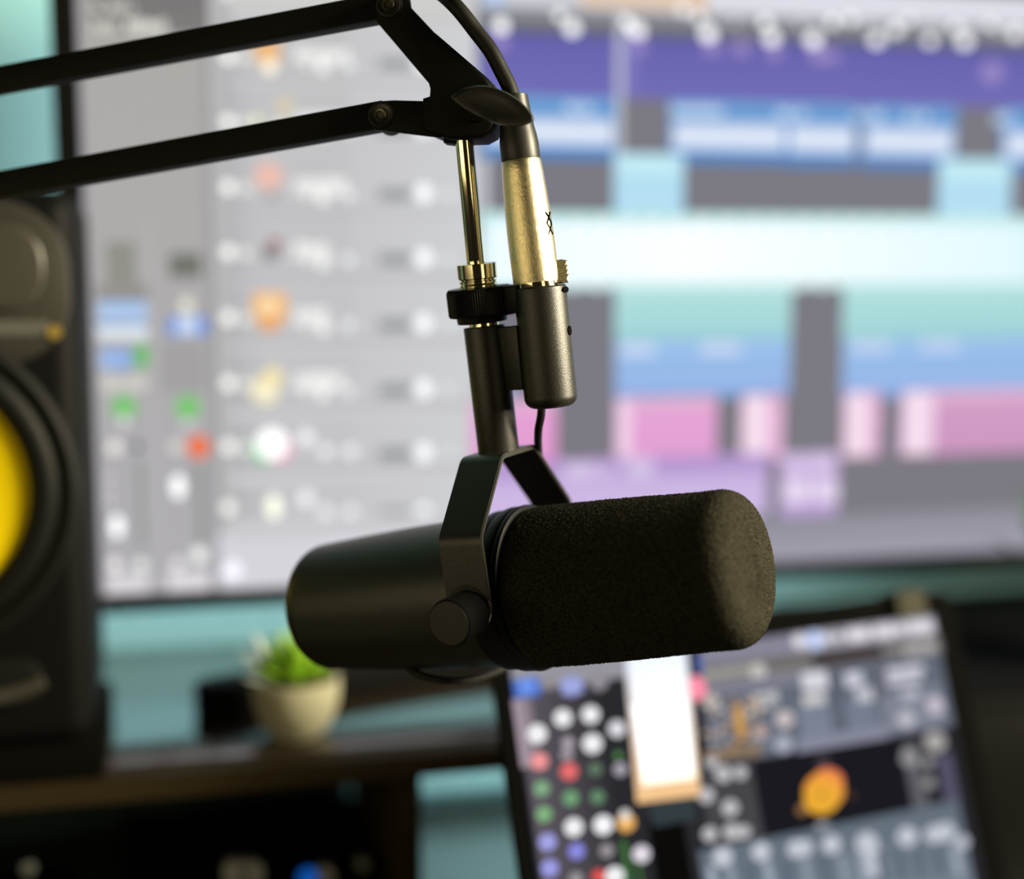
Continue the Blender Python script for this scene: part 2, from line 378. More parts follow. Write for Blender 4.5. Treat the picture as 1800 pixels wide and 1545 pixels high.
# blue clips with pale waveform
def blue(x0, x1, y=170):
    band(x0, y, y+112, x1, (110, 160, 214), (84, 132, 192)); band(x0, y+6, y+14, x1, (120, 166, 216)) 
    band(x0+6, y+38, y+88, x1-4, (196, 212, 240), (206, 222, 246)); band(x0+10, y+50, y+74, x1-8, (224, 232, 248))
def ypx(x, y0):   # keep a row that is y0 at x=900 level on the display
    b = ab(900, y0)[1]; a = ab(x, 600)[0]; p = MP + Vector((a, 0, b)) - CAM
    return 772.5 - F*p.dot(UPV)/p.dot(FWD)
for x0, x1 in ((842, 1078), (1176, 1376), (1380, 1496), (1514, 1668), (1760, XR)):
    if x1 > 5: blue(x0, x1, ypx(x0, 168))
    else: blue(x0, 1880, ypx(x0, 168))
for x, w in ((1010, 60), (1210, 90), (1395, 50), (1530, 50), (1620, 40), (1775, 30)): 
    y = ypx(x, 168); s.text(x-30, y+8, x-30+w, y+28, (190, 212, 240), fill=.9)
for x0, x1 in ((1078, 1198), (1648, 1768)):
    y = ypx(x0, 266); band(x0, y, y+112, x1, (186, 228, 244), (160, 212, 238)); band(x0+10, y+8, y+40, x1-10, (196, 236, 246))
    band(x0+10, y+56, y+104, x1-10, (184, 224, 244))
band(842, 372, 508, XR, (188, 232, 230), (190, 236, 236)); band(842, 384, 500, XR, (212, 240, 242), (222, 244, 246), 1.0)
band(858, 384, 500, 1200, (232, 246, 252), (246, 250, 255), 1.08, 'h'); band(1200, 384, 500, 1800, (246, 250, 255), (220, 242, 246), 1.08, 'h')
for x in range(860, 1830, 44): s.dot(x, ypx(x, 388), 10, (196, 238, 232)); s.dot(x+13, ypx(x, 500), 12, (226, 250, 248))
def tri(x0, x1):
    y = ypx(x0, 508)
    band(x0, y-4, y+90, x1, (176, 224, 222), (158, 210, 212)); band(x0, y+2, y+26, x1, (196, 236, 234), (170, 218, 218))
    band(x0, y+50, y+58, x1, (182, 226, 230))
    band(x0, y+90, y+196, x1, (158, 196, 236), (138, 172, 226)); band(x0, y+128, y+136, x1, (156, 190, 238)); band(x0+8, y+160, y+174, x1-6, (162, 192, 240))
    band(x0, y+186, y+198, x1, (124, 158, 206))
tri(1080, 1390); band(842, ypx(842, 508), ypx(842, 560), 984, (120, 118, 126)); tri(1480, XR)
for x, w in ((1090, 60), (1230, 70), (1500, 60), (1620, 60)): y = ypx(x, 603); s.text(x, y, x+w, y+24, (200, 216, 244), fill=.9)
band(842, ypx(842, 600), ypx(842, 700), 900, (150, 182, 226))
for x0, x1, c, l in ((826, 978, (232, 162, 214), 0), (1080, 1262, (232, 166, 217), 30), (1302, 1380, (238, 190, 224), 48), (1482, 1552, (236, 188, 222), 44), (1582, XR, (212, 158, 200), 66)):
    y = ypx(max(x0, 900), 702); band(x0, y, y+114, x1, c, tuple(max(0, v-6) for v in c)); band(x0, y, y+22, x1, (222, 178, 208))
    if l: band(x0+4, y+6, y+110, x0+l, (244, 214, 236), None, 1.0)
    if l > 40: 
        for q in range(3): s.dot(x0+26, y+18+q*38, 17, (250, 228, 242))
y = ypx(900, 812); band(842, y, y+112, 1356, (178, 148, 206), (204, 182, 226)); band(842, y+36, y+106, 1350, (202, 180, 226), (208, 188, 230))
s.text(990, 812, 1075, 836, (216, 200, 232), fill=.9); s.text(1100, 800, 1150, 836, (212, 196, 230), fill=.9)
y = ypx(1372, 812); band(1370, y, y+112, 1480, (204, 180, 224), (186, 158, 212)); s.text(1376, y+44, 1470, y+84, (232, 218, 242), fill=.9); s.text(1382, y+6, 1462, y+26, (222, 204, 236), fill=.9)
band(842, 930, 1040, XR, (142, 142, 152), (170, 166, 182))
obj('screen', s.bm, M['screen'], mon, 'lit screen full of coloured audio clips', recalc=False)
# v-shaped foot, column
def foot(p, q, w0, w1, zt, zb, name):
    d = (q-p).normalized(); nrm = Vector((-d.y, d.x, 0)); pts = []
    for i in range(9): a = pi/2+pi*i/8; pts.append(p + d*cos(a)*w0 + nrm*sin(a)*w0)
    for i in range(9): a = -pi/2+pi*i/8; pts.append(q + d*cos(a)*w1 + nrm*sin(a)*w1)
    bm = NB(); prism(bm, [Vector((v.x, v.y, 0)) for v in pts], Vector((0, 0, zb)), Vector((0, 0, zt)), .003, 3)
    return obj(name, bm, M['black'], mon)
fc = Vector((.335, .985, 0))
foot(Vector((.014, .866, 0)), fc, .014, .017, ZS+.0215, ZS, 'stand_foot')
foot(Vector((.60, .870, 0)) if False else Vector((.385, .85, 0)), fc, .011, .017, ZS+.0150, ZS, 'stand_foot')
bm = NB(); box(bm, Matrix.Translation((.335, .985, ZS+.15)), .06, .022, .262, .005); obj('stand_column', bm, M['bezel'], mon)
bm = NB(); box(bm, Matrix.Translation((.335, .945, ZS+.26)), .10, .060, .10, .004); obj('mount_plate', bm, M['bezel'], mon)

# ------------------------------------------------------------------ studio speaker
YF, SC, SHW = .765, -.143, .0905
SZB, SZT = ZS+.021, CAMZ+.0335
SD = .125
spk = thing('studio_speaker', 'black studio speaker with a yellow cone standing left of the monitor', 'speaker', (SC, YF+.06, SZB))
bm = NB(); box(bm, Matrix.Translation((SC, YF+SD/2, (SZB+SZT)/2)), SHW*2, SD, SZT-SZB, .013, 5); obj('cabinet', bm, M['spk'], spk)
def rrect(cx, cz, hw, hh, r, y, n=8):
    pts = []
    for (sx, sz, a0) in ((1, 1, 0), (-1, 1, pi/2), (-1, -1, pi), (1, -1, 3*pi/2)):
        for i in range(n+1): a = a0+pi/2*i/n; pts.append(Vector((cx+sx*(hw-r)+r*cos(a), y, cz+sz*(hh-r)+r*sin(a))))
    return pts
def at(x, y, Y=YF): return hit(x, y, Vector((0, Y, 0)), Vector((0, -1, 0)))
zt_ = at(60, 352).z; zl = at(60, 640).z
xr = at(122, 480).x
bm = NB(); prism(bm, rrect(SC, (zt_+zl)/2, xr-SC, (zt_-zl)/2, .034, YF), Vector((0, -.003, 0)), Vector((0, .004, 0)), .0012); obj('baffle_panel', bm, M['spk_face'], spk)
x2 = at(80, 480).x; z2t = at(60, 392).z; z2b = at(60, 545).z
bm = NB(); prism(bm, rrect(SC, (z2t+z2b)/2, x2-SC, (z2t-z2b)/2, .0195, YF-.003), Vector((0, -.003, 0)), Vector((0, .001, 0)), .002, 3); wg = obj('waveguide', bm, M['spk_face2'], spk)
fr = frame(Vector((SC, YF-.006, (z2t+z2b)/2)), Vector((0, -1, 0)))
bm = NB(); lathe(bm, [(0, .0075), (.006, .0065), (.011, .003), (.0125, 0), (.019, .0005), (.0195, -.001)], fr, 40, cap=False); obj('tweeter', bm, M['surround'], spk)
lz = at(50, 576).z
bm = NB(); x = SC-.035
while x < at(84, 576).x:
    wbox(bm, x, x+.0042, YF-.0036, YF-.0029, lz-.0036, lz+.0036); x += .0056
obj('lettering', bm, M['label'], spk)
p = at(97, 583); bm = NB(); lathe(bm, [(.0036, 0), (.0036, .0012)], frame(Vector((p.x, YF-.003, p.z)), Vector((0, -1, 0))), 20); obj('badge', bm, M['label_y'], spk, 'small amber logo badge')
wc = at(-163, 862); wc.x = SC+.001
fr = frame(Vector((wc.x, YF-.006, wc.z)), Vector((0, -1, 0)))
rY = at(57, 862).x - wc.x
bm = NB(); lathe(bm, [(rY+.024, -.001), (rY+.024, .003), (rY+.021, .0045), (rY+.016, .0035), (rY+.0145, .001)], fr, 96, cap=False); lathe(bm, [(rY+.024, -.008), (rY+.024, -.001)], fr, 96, cap=False); obj('woofer_frame', bm, M['surround'], spk)
bm = NB(); lathe(bm, [(rY+.0145, .001)]+[(rY+.007+.0075*cos(a), .001+.006*sin(a)) for a in [pi*i/10 for i in range(11)]]+[(rY-.002, -.0005)], fr, 96, cap=False); obj('surround', bm, M['surround'], spk)
bm = NB(); lathe(bm, [(rY, .0015), (rY*.75, -.001), (rY*.5, -.003), (rY*.42, -.0035)], fr, 96, cap=False)
obj('woofer_cone', bm, M['cone'], spk, 'yellow woofer cone', recalc=True)
bm = NB(); lathe(bm, [(rY*.42, -.0035), (rY*.34, .001), (rY*.2, .004), (0, .0055)], fr, 64, cap=False); obj('dust_cap', bm, M['cone'], spk)
zp = at(20, 1222).z
bm = NB(); prism(bm, rrect(SC, zp+.007, .066, .013, .012, YF), Vector((0, -.0022, 0)), Vector((0, .004, 0)), .0012); obj('port_slot', bm, M['surround'], spk)
bm = NB(); pts = [Vector((SC+x_, YF-.003, zp-.0015+abs(x_/.072)**4*.013)) for x_ in [(-.066+.132*i/24) for i in range(25)]]; tube(bm, pts, .0042, 10); obj('port_lip', bm, M['spk_face2'], spk)
bm = NB(); wbox(bm, SC-SHW+.004, SC+SHW+.004, YF+.004, YF+SD-.004, ZS, ZS+.0205, .002)
tag(obj('foam_pad', bm, M['pad']), 'black isolation pad under the studio speaker on the shelf', 'speaker pad')

# ------------------------------------------------------------------ potted succulent on the shelf
pc = Vector((.0585, .816, ZS))
pp = thing('potted_succulent', 'small cream round pot with a bright green succulent on the shelf', 'plant', pc)
bm = NB(); fr = Matrix.Translation(pc)
lathe(bm, [(0.00000, 0.00000), (0.01125, 0.00000), (0.01485, 0.00240), (0.01845, 0.00624), (0.02205, 0.01248), (0.02448, 0.02016), (0.02556, 0.02880), (0.02538, 0.03552), (0.02358, 0.03571), (0.02295, 0.02976), (0.00000, 0.02976)], fr, 64, cap=False); obj('pot', bm, M['pot'], pp)
bm = NB(); lathe(bm, [(.0228, .0295), (.018, .0335), (0, .036)], fr, 32, cap=False); obj('moss', bm, M['soil'], pp)
def leaf(bm, base, az, el, ln, w, th, curl=.3):
    N = 9; K = 8; rings = []
    p = base.copy(); 
    for i in range(N+1):
        t = i/N; e = el + curl*t
        d = Vector((cos(az)*cos(e), sin(az)*cos(e), sin(e)))
        if i: p = p + d*(ln/N)
        sd = Vector((-sin(az), cos(az), 0)); nn = d.cross(sd)
        ww = w*(sin(pi*min(1, t*.92+.10))**.8)*(1 if t < .97 else .4) + .0002; 
        rings.append([bm.verts.new(p + sd*ww*cos(2*pi*k/K) + nn*th*(ww/w)*sin(2*pi*k/K)) for k in range(K)])
    for a, b in zip(rings, rings[1:]):
        for k in range(K): bm.faces.new((a[k], a[(k+1) % K], b[(k+1) % K], b[k]))
    bm.faces.new(rings[0]); bm.faces.new(rings[-1])
top = pc + Vector((0, 0, .033))
for lay_, (n, el, ln, w) in enumerate(((7, .45, .026, .0065), (6, .85, .027, .006), (5, 1.2, .029, .0055))):
    for i in range(n):
        bm = NB(); az = 2*pi*i/n + lay_*.5
        leaf(bm, top + Vector((cos(az)*.004, sin(az)*.004, .001*lay_)), az, el, ln, w, .0026, .25)
        obj('leaf', bm, M['leaf'], pp)
for az, el, ln in ((pi*1.02, .62, .032), (pi*.93, 1.0, .036), (pi*1.1, .2, .026)):
    bm = NB(); leaf(bm, top + Vector((cos(az)*.008, -.002, 0)), az, el, ln, .0050, .002, .15); obj('leaf', bm, M['leaf_pale'], pp, 'pale grey green leaf')

# ------------------------------------------------------------------ audio interface and mixer strip under the shelf
ai = thing('audio_interface', 'black audio interface with small lit knobs in the shelf bay', 'audio interface', (.03, .86, ZD))
AY = .81
bm = NB(); wbox(bm, -.05, .105, AY, AY+.15, ZD+.004, ZD+.040, .003); obj('body', bm, M['black'], ai)
for x in (-.04, .095): bm = NB(); wbox(bm, x-.008, x+.008, AY+.02, AY+.13, ZD, ZD+.0045); obj('foot', bm, M['pad'], ai)
def ay(x, y): return hit(x, y, Vector((0, AY, 0)), Vector((0, -1, 0)))
for x, y, r, m, nm in ((415, 1526, .0075, 'knobg', 'knob'), (440, 1526, .0075, 'knobg', 'knob'), (572, 1529, .005, 'knobg', 'knob'), (636, 1510, .004, 'grey', 'knob')):
    p = ay(x, y); bm = NB(); lathe(bm, rnd(r, 0, .010, .001, 3), frame(p, Vector((0, -1, 0))), 28); obj(nm, bm, M[m], ai)
p = ay(541, 1541); bm = NB(); lathe(bm, rnd(.0055, 0, .003, .001, 3), frame(p, Vector((0, -1, 0))), 20); obj('led', bm, M['led_blue'], ai, 'blue glowing indicator')
hd = thing('hard_drive', 'flat black drive box at the left of the shelf bay', 'hard drive', (-.15, .86, ZD))
bm = NB(); wbox(bm, -.21, -.075, .80, .90, ZD, ZD+.036, .003); obj('body', bm, M['black'], hd)
p = hit(50, 1526, Vector((0, .80, 0)), Vector((0, -1, 0))); bm = NB(); lathe(bm, rnd(.004, 0, .002, .0006, 3), frame(p, Vector((0, -1, 0))), 20); obj('indicator', bm, M['grey'], hd)

# ------------------------------------------------------------------ tower, plant on the right
tw = thing('computer_tower', 'plain black computer case on the desk at the far right', 'computer', (.60, .87, ZD))
TZ = ZD+.150
bm = NB(); wbox(bm, .43, .86, .75, 1.0, ZD+.006, TZ, .004); obj('casing', bm, M['black'], tw)
for x in (.47, .82):
    for y in (.79, .96): bm = NB(); lathe(bm, [(.012, ZD), (.012, ZD+.0065)], Matrix.Translation((x, y, 0)), 20); obj('foot', bm, M['pad'], tw)
bm = NB(); wbox(bm, .45, .84, .7475, .7500, ZD+.02, TZ-.012, .001); obj('front_panel', bm, M['bezel'], tw)
pl = thing('potted_plant', 'dark green leafy plant cut off by the right edge of the photo', 'plant', (.575, .80, TZ))
bm = NB(); lathe(bm, [(0, 0), (.022, 0), (.030, .045), (.028, .045), (.026, .040), (0, .040)], Matrix.Translation((.575, .80, TZ)), 40, cap=False); obj('pot', bm, M['black'], pl)
for i in range(14):
    az = 2*pi*i/14 + .3; bm = NB()
    leaf(bm, Vector((.575+cos(az)*.008, .80+sin(az)*.008, TZ+.039)), az, .75+.35*(i % 3), .085, .010, .0012, -.25); obj('leaf', bm, M['leaf_dark'], pl)

# ------------------------------------------------------------------ tablet
TY, TT = R_(11.0), R_(20.0)
TH = Vector((cos(TY), sin(TY), 0)); TU = Vector((-sin(TY)*sin(TT), cos(TY)*sin(TT), cos(TT))); TN = TH.cross(TU)
TP = px(893, 1180, .715)
t = Screen(TP, TH, TU, TN)
tw_, th_ = t.ab(1642, 1092)[0], .186
tab = thing('tablet', 'black framed tablet leaning in front of the shelf showing mixer controls', 'tablet', TP - TU*.19)
Mt = Matrix(((TH.x, TU.x, TN.x, TP.x), (TH.y, TU.y, TN.y, TP.y), (TH.z, TU.z, TN.z, TP.z), (0, 0, 0, 1)))
bl, br, bt, bb = .0050, .0135, .0125, .008
bm = NB(); pts = [Mt @ Vector((v.x, v.z, 0)) for v in rrect((tw_+br-bl)/2, (bt-th_-bb)/2, (tw_+br+bl)/2, (th_+bt+bb)/2, .008, 4)]
prism(bm, pts, TN*-.0002, TN*-.0075, .0015, 3); obj('body', bm, M['tablet'], tab)
bm = NB(); n_ = len(pts); o_ = [Mt @ Vector((v.x, v.z, 0)) for v in rrect((tw_+br-bl)/2, (bt-th_-bb)/2, (tw_+br+bl)/2+.0016, (th_+bt+bb)/2+.0016, .0096, 4)]
ra = [bm.verts.new(p+TN*.0004) for p in pts]; rb = [bm.verts.new(p+TN*.0004) for p in o_]; rc = [bm.verts.new(p-TN*.0085) for p in o_]
for i in range(n_):
    j = (i+1) % n_; bm.faces.new((ra[i], ra[j], rb[j], rb[i])); bm.faces.new((rb[i], rb[j], rc[j], rc[i]))
obj('edge_frame', bm, M['case_edge'], tab, 'thin grey aluminium edge')
t.poly([(0, -th_), (tw_, -th_), (tw_, 0), (0, 0)], [srgb(42, 42, 46)]*4)
t.rect(900, 1176, 1110, 1560, (96, 90, 98), (40, 40, 44), dirn='h'); t.rect(900, 1230, 950, 1345, (176, 160, 172), (120, 110, 120), dirn='h')
t.rect(896, 1168, 1100, 1190, (150, 148, 156)); t.rect(900, 1196, 952, 1222, (78, 116, 200)); t.dot(926, 1206, 15, (110, 150, 236))
t.dot(1004, 1206, 18, (150, 160, 226)); t.rect(984, 1196, 1026, 1216, (160, 168, 224)); t.dot(1052, 1198, 16, (148, 142, 150)); t.dot(966, 1204, 10, (140, 136, 140))
Wt = (238, 238, 240)
for x, y, r, c in ((944, 1290, 22, Wt), (989, 1262, 20, Wt), (1038, 1256, 20, Wt), (1041, 1307, 22, Wt), (1084, 1281, 19, (222, 220, 226)),
                   (948, 1338, 20, (238, 150, 150)), (1000, 1356, 20, (228, 108, 110)), (952, 1386, 18, (128, 170, 130)), (1003, 1403, 18, (112, 160, 116)),
                   (956, 1431, 18, (126, 176, 124)), (1046, 1352, 15, (96, 120, 98)), (1050, 1401, 16, (100, 138, 106)), (1008, 1454, 21, Wt), (1060, 1450, 22, (244, 244, 248)),
                   (1100, 1446, 21, (236, 180, 100)), (1098, 1432, 12, (230, 226, 220)), (962, 1480, 20, (160, 160, 226)), (1013, 1496, 19, (136, 136, 220)), (966, 1526, 20, (154, 154, 226)),
                   (1066, 1495, 16, (150, 144, 150)), (1127, 1501, 20, (226, 218, 228)), (1090, 1352, 15, (170, 164, 176)), (998, 1306, 14, (170, 162, 170)), (996, 1326, 14, (158, 150, 158)),
                   (1012, 1545, 16, (150, 146, 150)), (1052, 1540, 16, (220, 84, 80)), (1080, 1540, 22, Wt), (1086, 1328, 8, (90, 150, 84))):
    t.dot(x, y, r*.78, c, 1.05)
t.rect(1090, 1478, 1112, 1560, (66, 118, 60)); t.rect(1118, 1515, 1130, 1560, (70, 120, 60))
# right hand plugin view; B(x, y, w, h) is a block level with the display, from its upper left pixel
def B(x, y, w_, h_, c, c2=None): t.rect(x, y, x+w_+.14*h_, y+h_-.115*w_, c, c2)
B(1228, 1135, 412, 40, (136, 134, 150)); B(1392, 1113, 250, 36, (152, 150, 160))
for i, (x, r) in enumerate(((1404, 12), (1450, 9), (1472, 7), (1500, 13), (1518, 12), (1546, 12), (1562, 12), (1582, 9), (1606, 13), (1628, 13))): t.dot(x, 1127-(x-1400)*.115, r, (228, 224, 232))
t.dot(1431, 1125, 17, (196, 210, 248))
B(1228, 1172, 425, 26, (112, 108, 108)); B(1425, 1150, 125, 20, (62, 55, 56)); B(1585, 1134, 60, 18, (170, 165, 165)); B(1555, 1136, 26, 18, (120, 116, 116))
B(1232, 1180, 105, 12, (158, 155, 150)); B(1232, 1196, 200, 10, (130, 128, 128)); t.dot(1332, 1180, 15, (196, 192, 188))
B(1230, 1206, 430, 118, (98, 105, 118), (104, 110, 124)); B(1230, 1206, 175, 16, (126, 126, 142))
t.rect(1222, 1152, 1236, 1182, (70, 100, 180)); t.dot(1219, 1210, 22, (255, 140, 165), 1.1)
B(1400, 1240, 56, 62, (122, 131, 148)); B(1466, 1236, 70, 58, (116, 126, 143)); B(1400, 1300, 160, 16, (136, 138, 156)); B(1545, 1220, 110, 66, (128, 132, 148))
for x, y, w_, h_, c in ((1406, 1184, 46, 30, (216, 216, 224)), (1409, 1222, 40, 18, (206, 204, 204)), (1482, 1184, 32, 24, (206, 206, 220)), (1502, 1212, 30, 22, (198, 198, 206)), (1556, 1176, 66, 12, (206, 206, 218)),
                        (1558, 1194, 60, 10, (206, 206, 218)), (1582, 1214, 32, 16, (186, 186, 200)), (1322, 1220, 44, 18, (190, 190, 192)), (1326, 1236, 30, 12, (176, 176, 180)), (1456, 1176, 18, 110, (90, 94, 108)), (1538, 1170, 12, 60, (104, 98, 112))):
    B(x, y, w_, h_, c)
for x, y, r, c in ((1643, 1240, 15, (206, 196, 208)), (1592, 1264, 15, (190, 190, 198)), (1378, 1264, 16, (200, 190, 192)), (1376, 1308, 16, (170, 174, 190)), (1336, 1286, 13, (190, 172, 178)), (1248, 1232, 14, (186, 174, 166))): t.dot(x, y, r, c)
for i in range(60):
    x = random.uniform(1236, 1345); y = random.uniform(1228, 1318); t.dot(x, y, random.uniform(3, 7), random.choice(((200, 150, 90), (170, 170, 178), (214, 206, 196), (66, 62, 60), (150, 116, 76), (130, 136, 150))))
B(1286, 1240, 18, 56, (206, 156, 84)); B(1236, 1322, 100, 20, (150, 124, 92), (112, 104, 98))
B(1318, 1338, 268, 138, (26, 26, 32)); B(1226, 1345, 96, 140, (70, 70, 74))
t.rect(1136, 1440, 1226, 1600, (12, 11, 10)); t.rect(1140, 1412, 1222, 1440, (52, 62, 66))
t.dot(1446, 1340, 12, (70, 62, 66)); t.dot(1453, 1376, 29, (240, 124, 92), ry=26); t.dot(1447, 1391, 36, (244, 160, 66), ry=34); t.dot(1443, 1404, 32, (236, 172, 54), ry=28); t.dot(1443, 1396, 4, (120, 70, 50))
t.dot(1408, 1424, 9, (150, 110, 70)); t.dot(1494, 1398, 8, (70, 50, 46))
B(1584, 1310, 32, 134, (96, 96, 102)); t.dot(1597, 1332, 16, (148, 146, 150)); t.dot(1642, 1304, 19, (172, 168, 166)); B(1645, 1326, 28, 90, (88, 85, 108)); B(1622, 1320, 20, 124, (46, 45, 48))
for x, y in ((1630, 1340), (1632, 1376), (1638, 1424), (1640, 1440)): t.dot(x, y, 10, (150, 148, 152))
for x, y, r in ((1240, 1398, 19), (1270, 1360, 20), (1250, 1340, 14), (1300, 1358, 16), (1282, 1420, 20), (1246, 1466, 18), (1285, 1462, 20), (1306, 1462, 16), (1446, 1462, 22), (1462, 1474, 17)): t.dot(x, y, r*.75, (190, 188, 192))
B(1226, 1496, 470, 130, (98, 110, 122), (122, 132, 146)); 
for x, y, r in ((1269, 1506, 18), (1336, 1497, 17), (1398, 1492, 16), (1412, 1490, 15), (1460, 1484, 17), (1522, 1482, 20), (1530, 1500, 16), (1593, 1470, 18), (1640, 1466, 16), (1660, 1462, 17), (1540, 1524, 18), (1690, 1480, 12)): t.dot(x, y, r, (196, 200, 210))
for i in range(14): x = 1240+i*33; B(x, 1524-i*2.8, 16, 50, random.choice(((156, 166, 180), (140, 150, 164), (92, 104, 118))))
# overexposed reflection on the tablet, painted as glowing quads in its screen
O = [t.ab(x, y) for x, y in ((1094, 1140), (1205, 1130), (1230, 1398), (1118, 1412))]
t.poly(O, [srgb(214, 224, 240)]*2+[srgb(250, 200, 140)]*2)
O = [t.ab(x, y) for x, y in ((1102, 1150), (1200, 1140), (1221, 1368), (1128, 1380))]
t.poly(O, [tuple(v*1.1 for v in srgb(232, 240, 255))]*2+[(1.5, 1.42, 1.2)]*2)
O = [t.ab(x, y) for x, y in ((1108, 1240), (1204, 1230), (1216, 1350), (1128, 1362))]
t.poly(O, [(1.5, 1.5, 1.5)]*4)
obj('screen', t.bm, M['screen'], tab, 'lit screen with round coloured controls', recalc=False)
ca, cb_ = t.ab(1574, 1092), t.ab(1622, 1084)
bm = NB(); cwid = cb_[0]-ca[0]; cm = (ca[0]+cb_[0])/2
box(bm, Mt @ Matrix.Translation((cm, bt/2+.0016, .0028)), cwid, bt+.001, .0042, .0008)
box(bm, Mt @ Matrix.Translation((cm, bt+.0030, -.0040)), cwid, .0022, .0178, .0008)
box(bm, Mt @ Matrix.Translation((cm, bt/2+.0016, -.0118)), cwid, bt+.001, .0020, .0006)
tag(obj('clip', bm, M['beige']), 'small dull beige clip on the top edge of the tablet', 'clip')
std = thing('tablet_stand', 'black folding stand holding up the leaning tablet', 'stand', Vector((0, 0, 0)))
bmid = TP + TH*(tw_/2) - TU*(th_+bb+.004); std.location = Vector((bmid.x, bmid.y, ZD))
back = Mt @ Vector((tw_/2, -.12, -.0115))
bm = NB(); box(bm, Mt @ Matrix.Translation((tw_/2, -.12, -.0115)), .11, .14, .004, .001); obj('back_plate', bm, M['arm'], std)
lip = TP + TH*(tw_/2) - TU*(th_+bb+.0045)
bm = NB(); box(bm, Mt @ Matrix.Translation((tw_/2, -th_-bb-.0045, -.002)), .11, .004, .024, .001); obj('lip', bm, M['arm'], std)
print('TABLET bottom z', lip.z-ZD, 'width', tw_)
a = Mt @ Vector((tw_/2, -.10, -.0145)); b = Vector((a.x - TN.x*.06, a.y - TN.y*.06, ZD+.008))
bm = NB(); tube(bm, [a, b], .005, 16); obj('strut', bm, M['arm'], std)
lp = Mt @ Vector((tw_/2, -th_-bb-.0075, -.006))
bm = NB(); box(bm, frame(Vector(((lp.x+b.x)/2, (lp.y+b.y)/2, ZD+.004)), Vector((0, 0, 1)), TH), .13, .13, .008, .002); obj('base', bm, M['arm'], std)
if lp.z-.001 > ZD+.008: bm = NB(); tube(bm, [lp, Vector((lp.x, lp.y, ZD+.007))], .006, 16); obj('riser', bm, M['arm'], std)
# ------------------------------------------------------------------ microphone
RC = Vector((.0081, -.0603, .579))
u = Vector((.8584, .1320, -.4956)).normalized()
w = Vector((-.4777, -.1458, -.8663)); w = (w - u*w.dot(u)).normalized()
v = w.cross(u); v = v if v.y > 0 else -v
U, Wv, V = cw(u), cw(w), cw(v)
O = CAM + cw(RC)
mic = thing('microphone', 'black broadcast microphone with foam windscreen hanging in a yoke mount', 'microphone', O - Vector((0, 0, .04)))
fr = frame(O, U, V)
prof = [(0, -.1115), (.016, -.1115)]
for i in range(9): a = i/8*pi/2; prof.append((.0172+.0105*sin(a), -.1115+.0105*(1-cos(a))))
prof += [(.0290, -.080), (.0303, -.055), (.0309, -.035), (.0312, -.018), (.0314, -.012)]
bm = NB(); lathe(bm, prof, fr, 128, cap=False); obj('housing', bm, M['mic'], mic)
bm = NB(); lathe(bm, [(.0300, -.0125), (.0322, -.0120), (.0326, -.0110), (.0326, -.0075), (.0322, -.0068), (.0322, -.0055), (.0332, -.0050), (.0335, -.004), (.0335, -.0008), (.0331, 0), (.0300, 0)], fr, 128, cap=False)
obj('collar', bm, M['mic_dark'], mic)
bm = NB(); lathe(bm, [(.0300, -.0002), (.0325, 0), (.0336, .0008), (.0338, .0018), (.0334, .0030), (.0318, .0036), (.0300, .0036)], fr, 128, cap=False); obj('retaining_ring', bm, M['mic_dark'], mic)
# foam windscreen
prof = []
fp = [(.0298, .0030), (.0318, .0036), (.0322, .0060), (.0321, .02), (.0317, .035), (.0312, .05), (.0306, .065), (.0301, .078)]
N = 230
def fr_at(h):
    for (r0, h0), (r1, h1) in zip(fp, fp[1:]):
        if h <= h1: return r0+(r1-r0)*(h-h0)/(h1-h0)
    return fp[-1][0]
HT, RF = .0965, .0105
prof = [(.0298, .0030), (.0318, .0036)]
for i in range(1, N): h = .0036+(HT-RF-.0036)*i/N; prof.append((fr_at(h), h))
RE = fr_at(HT-RF)
for i in range(40): a = i/39*R_(84); prof.append((RE-RF+RF*cos(a), HT-RF+RF*sin(a)*.95))
re, he = prof[-1]
for i in range(1, 60): q = 1-i/60; prof.append((re*q, he+.0008*(1-q*q)))
prof.append((0, he+.0008))
bm = NB(); lathe(bm, prof, fr, 640, cap=False)
ctr = O + U*.045
bm.normal_update()
for vtx in bm.verts:
    p = (vtx.co-O)*1000; ax = p.dot(U)
    if ax < 4.5: continue
    d = noise.noise(p*.9)*.18 + noise.noise(p*2.1+Vector((9, 3, 1)))*.36 + max(0, noise.noise(p*3.1+Vector((4, 7, 2))))*.62
    vtx.co += vtx.normal*d*.001*min(1, (ax-4.5)/3) * (1 if vtx.normal.dot(vtx.co-ctr) > 0 else -1)
obj('foam_windscreen', bm, M['foam'], mic, 'charcoal foam windscreen', sharp=180)
# yoke: pivots on w axis, turned a little against the body
SP, AL = -.0065, R_(3.2)
Uy = U*cos(AL) - V*sin(AL); Vy = V*cos(AL) + U*sin(AL)
P = O + U*SP
def yk(a, b, c): return P + Uy*a + Wv*b + Vy*c
TOPV, TW, AW, BV, TH_ = .0575, .0142, .0395, .0292, .0019
def arcjoin(pts, rad, n=5):
    out = [pts[0]]
    for i in range(1, len(pts)-1):
        a, b, c = [Vector(q) for q in pts[i-1:i+2]]; d1 = (a-b).normalized(); d2 = (c-b).normalized()
        p1 = b+d1*rad; p2 = b+d2*rad
        for k in range(n+1): t_ = k/n; out.append(tuple((1-t_)**2*p1+2*(1-t_)*t_*b+t_*t_*p2))
    return out+[pts[-1]]
line = arcjoin([(AW, .002), (AW, BV), (TW, TOPV), (-TW, TOPV), (-AW, BV), (-AW, .002)], .0032)
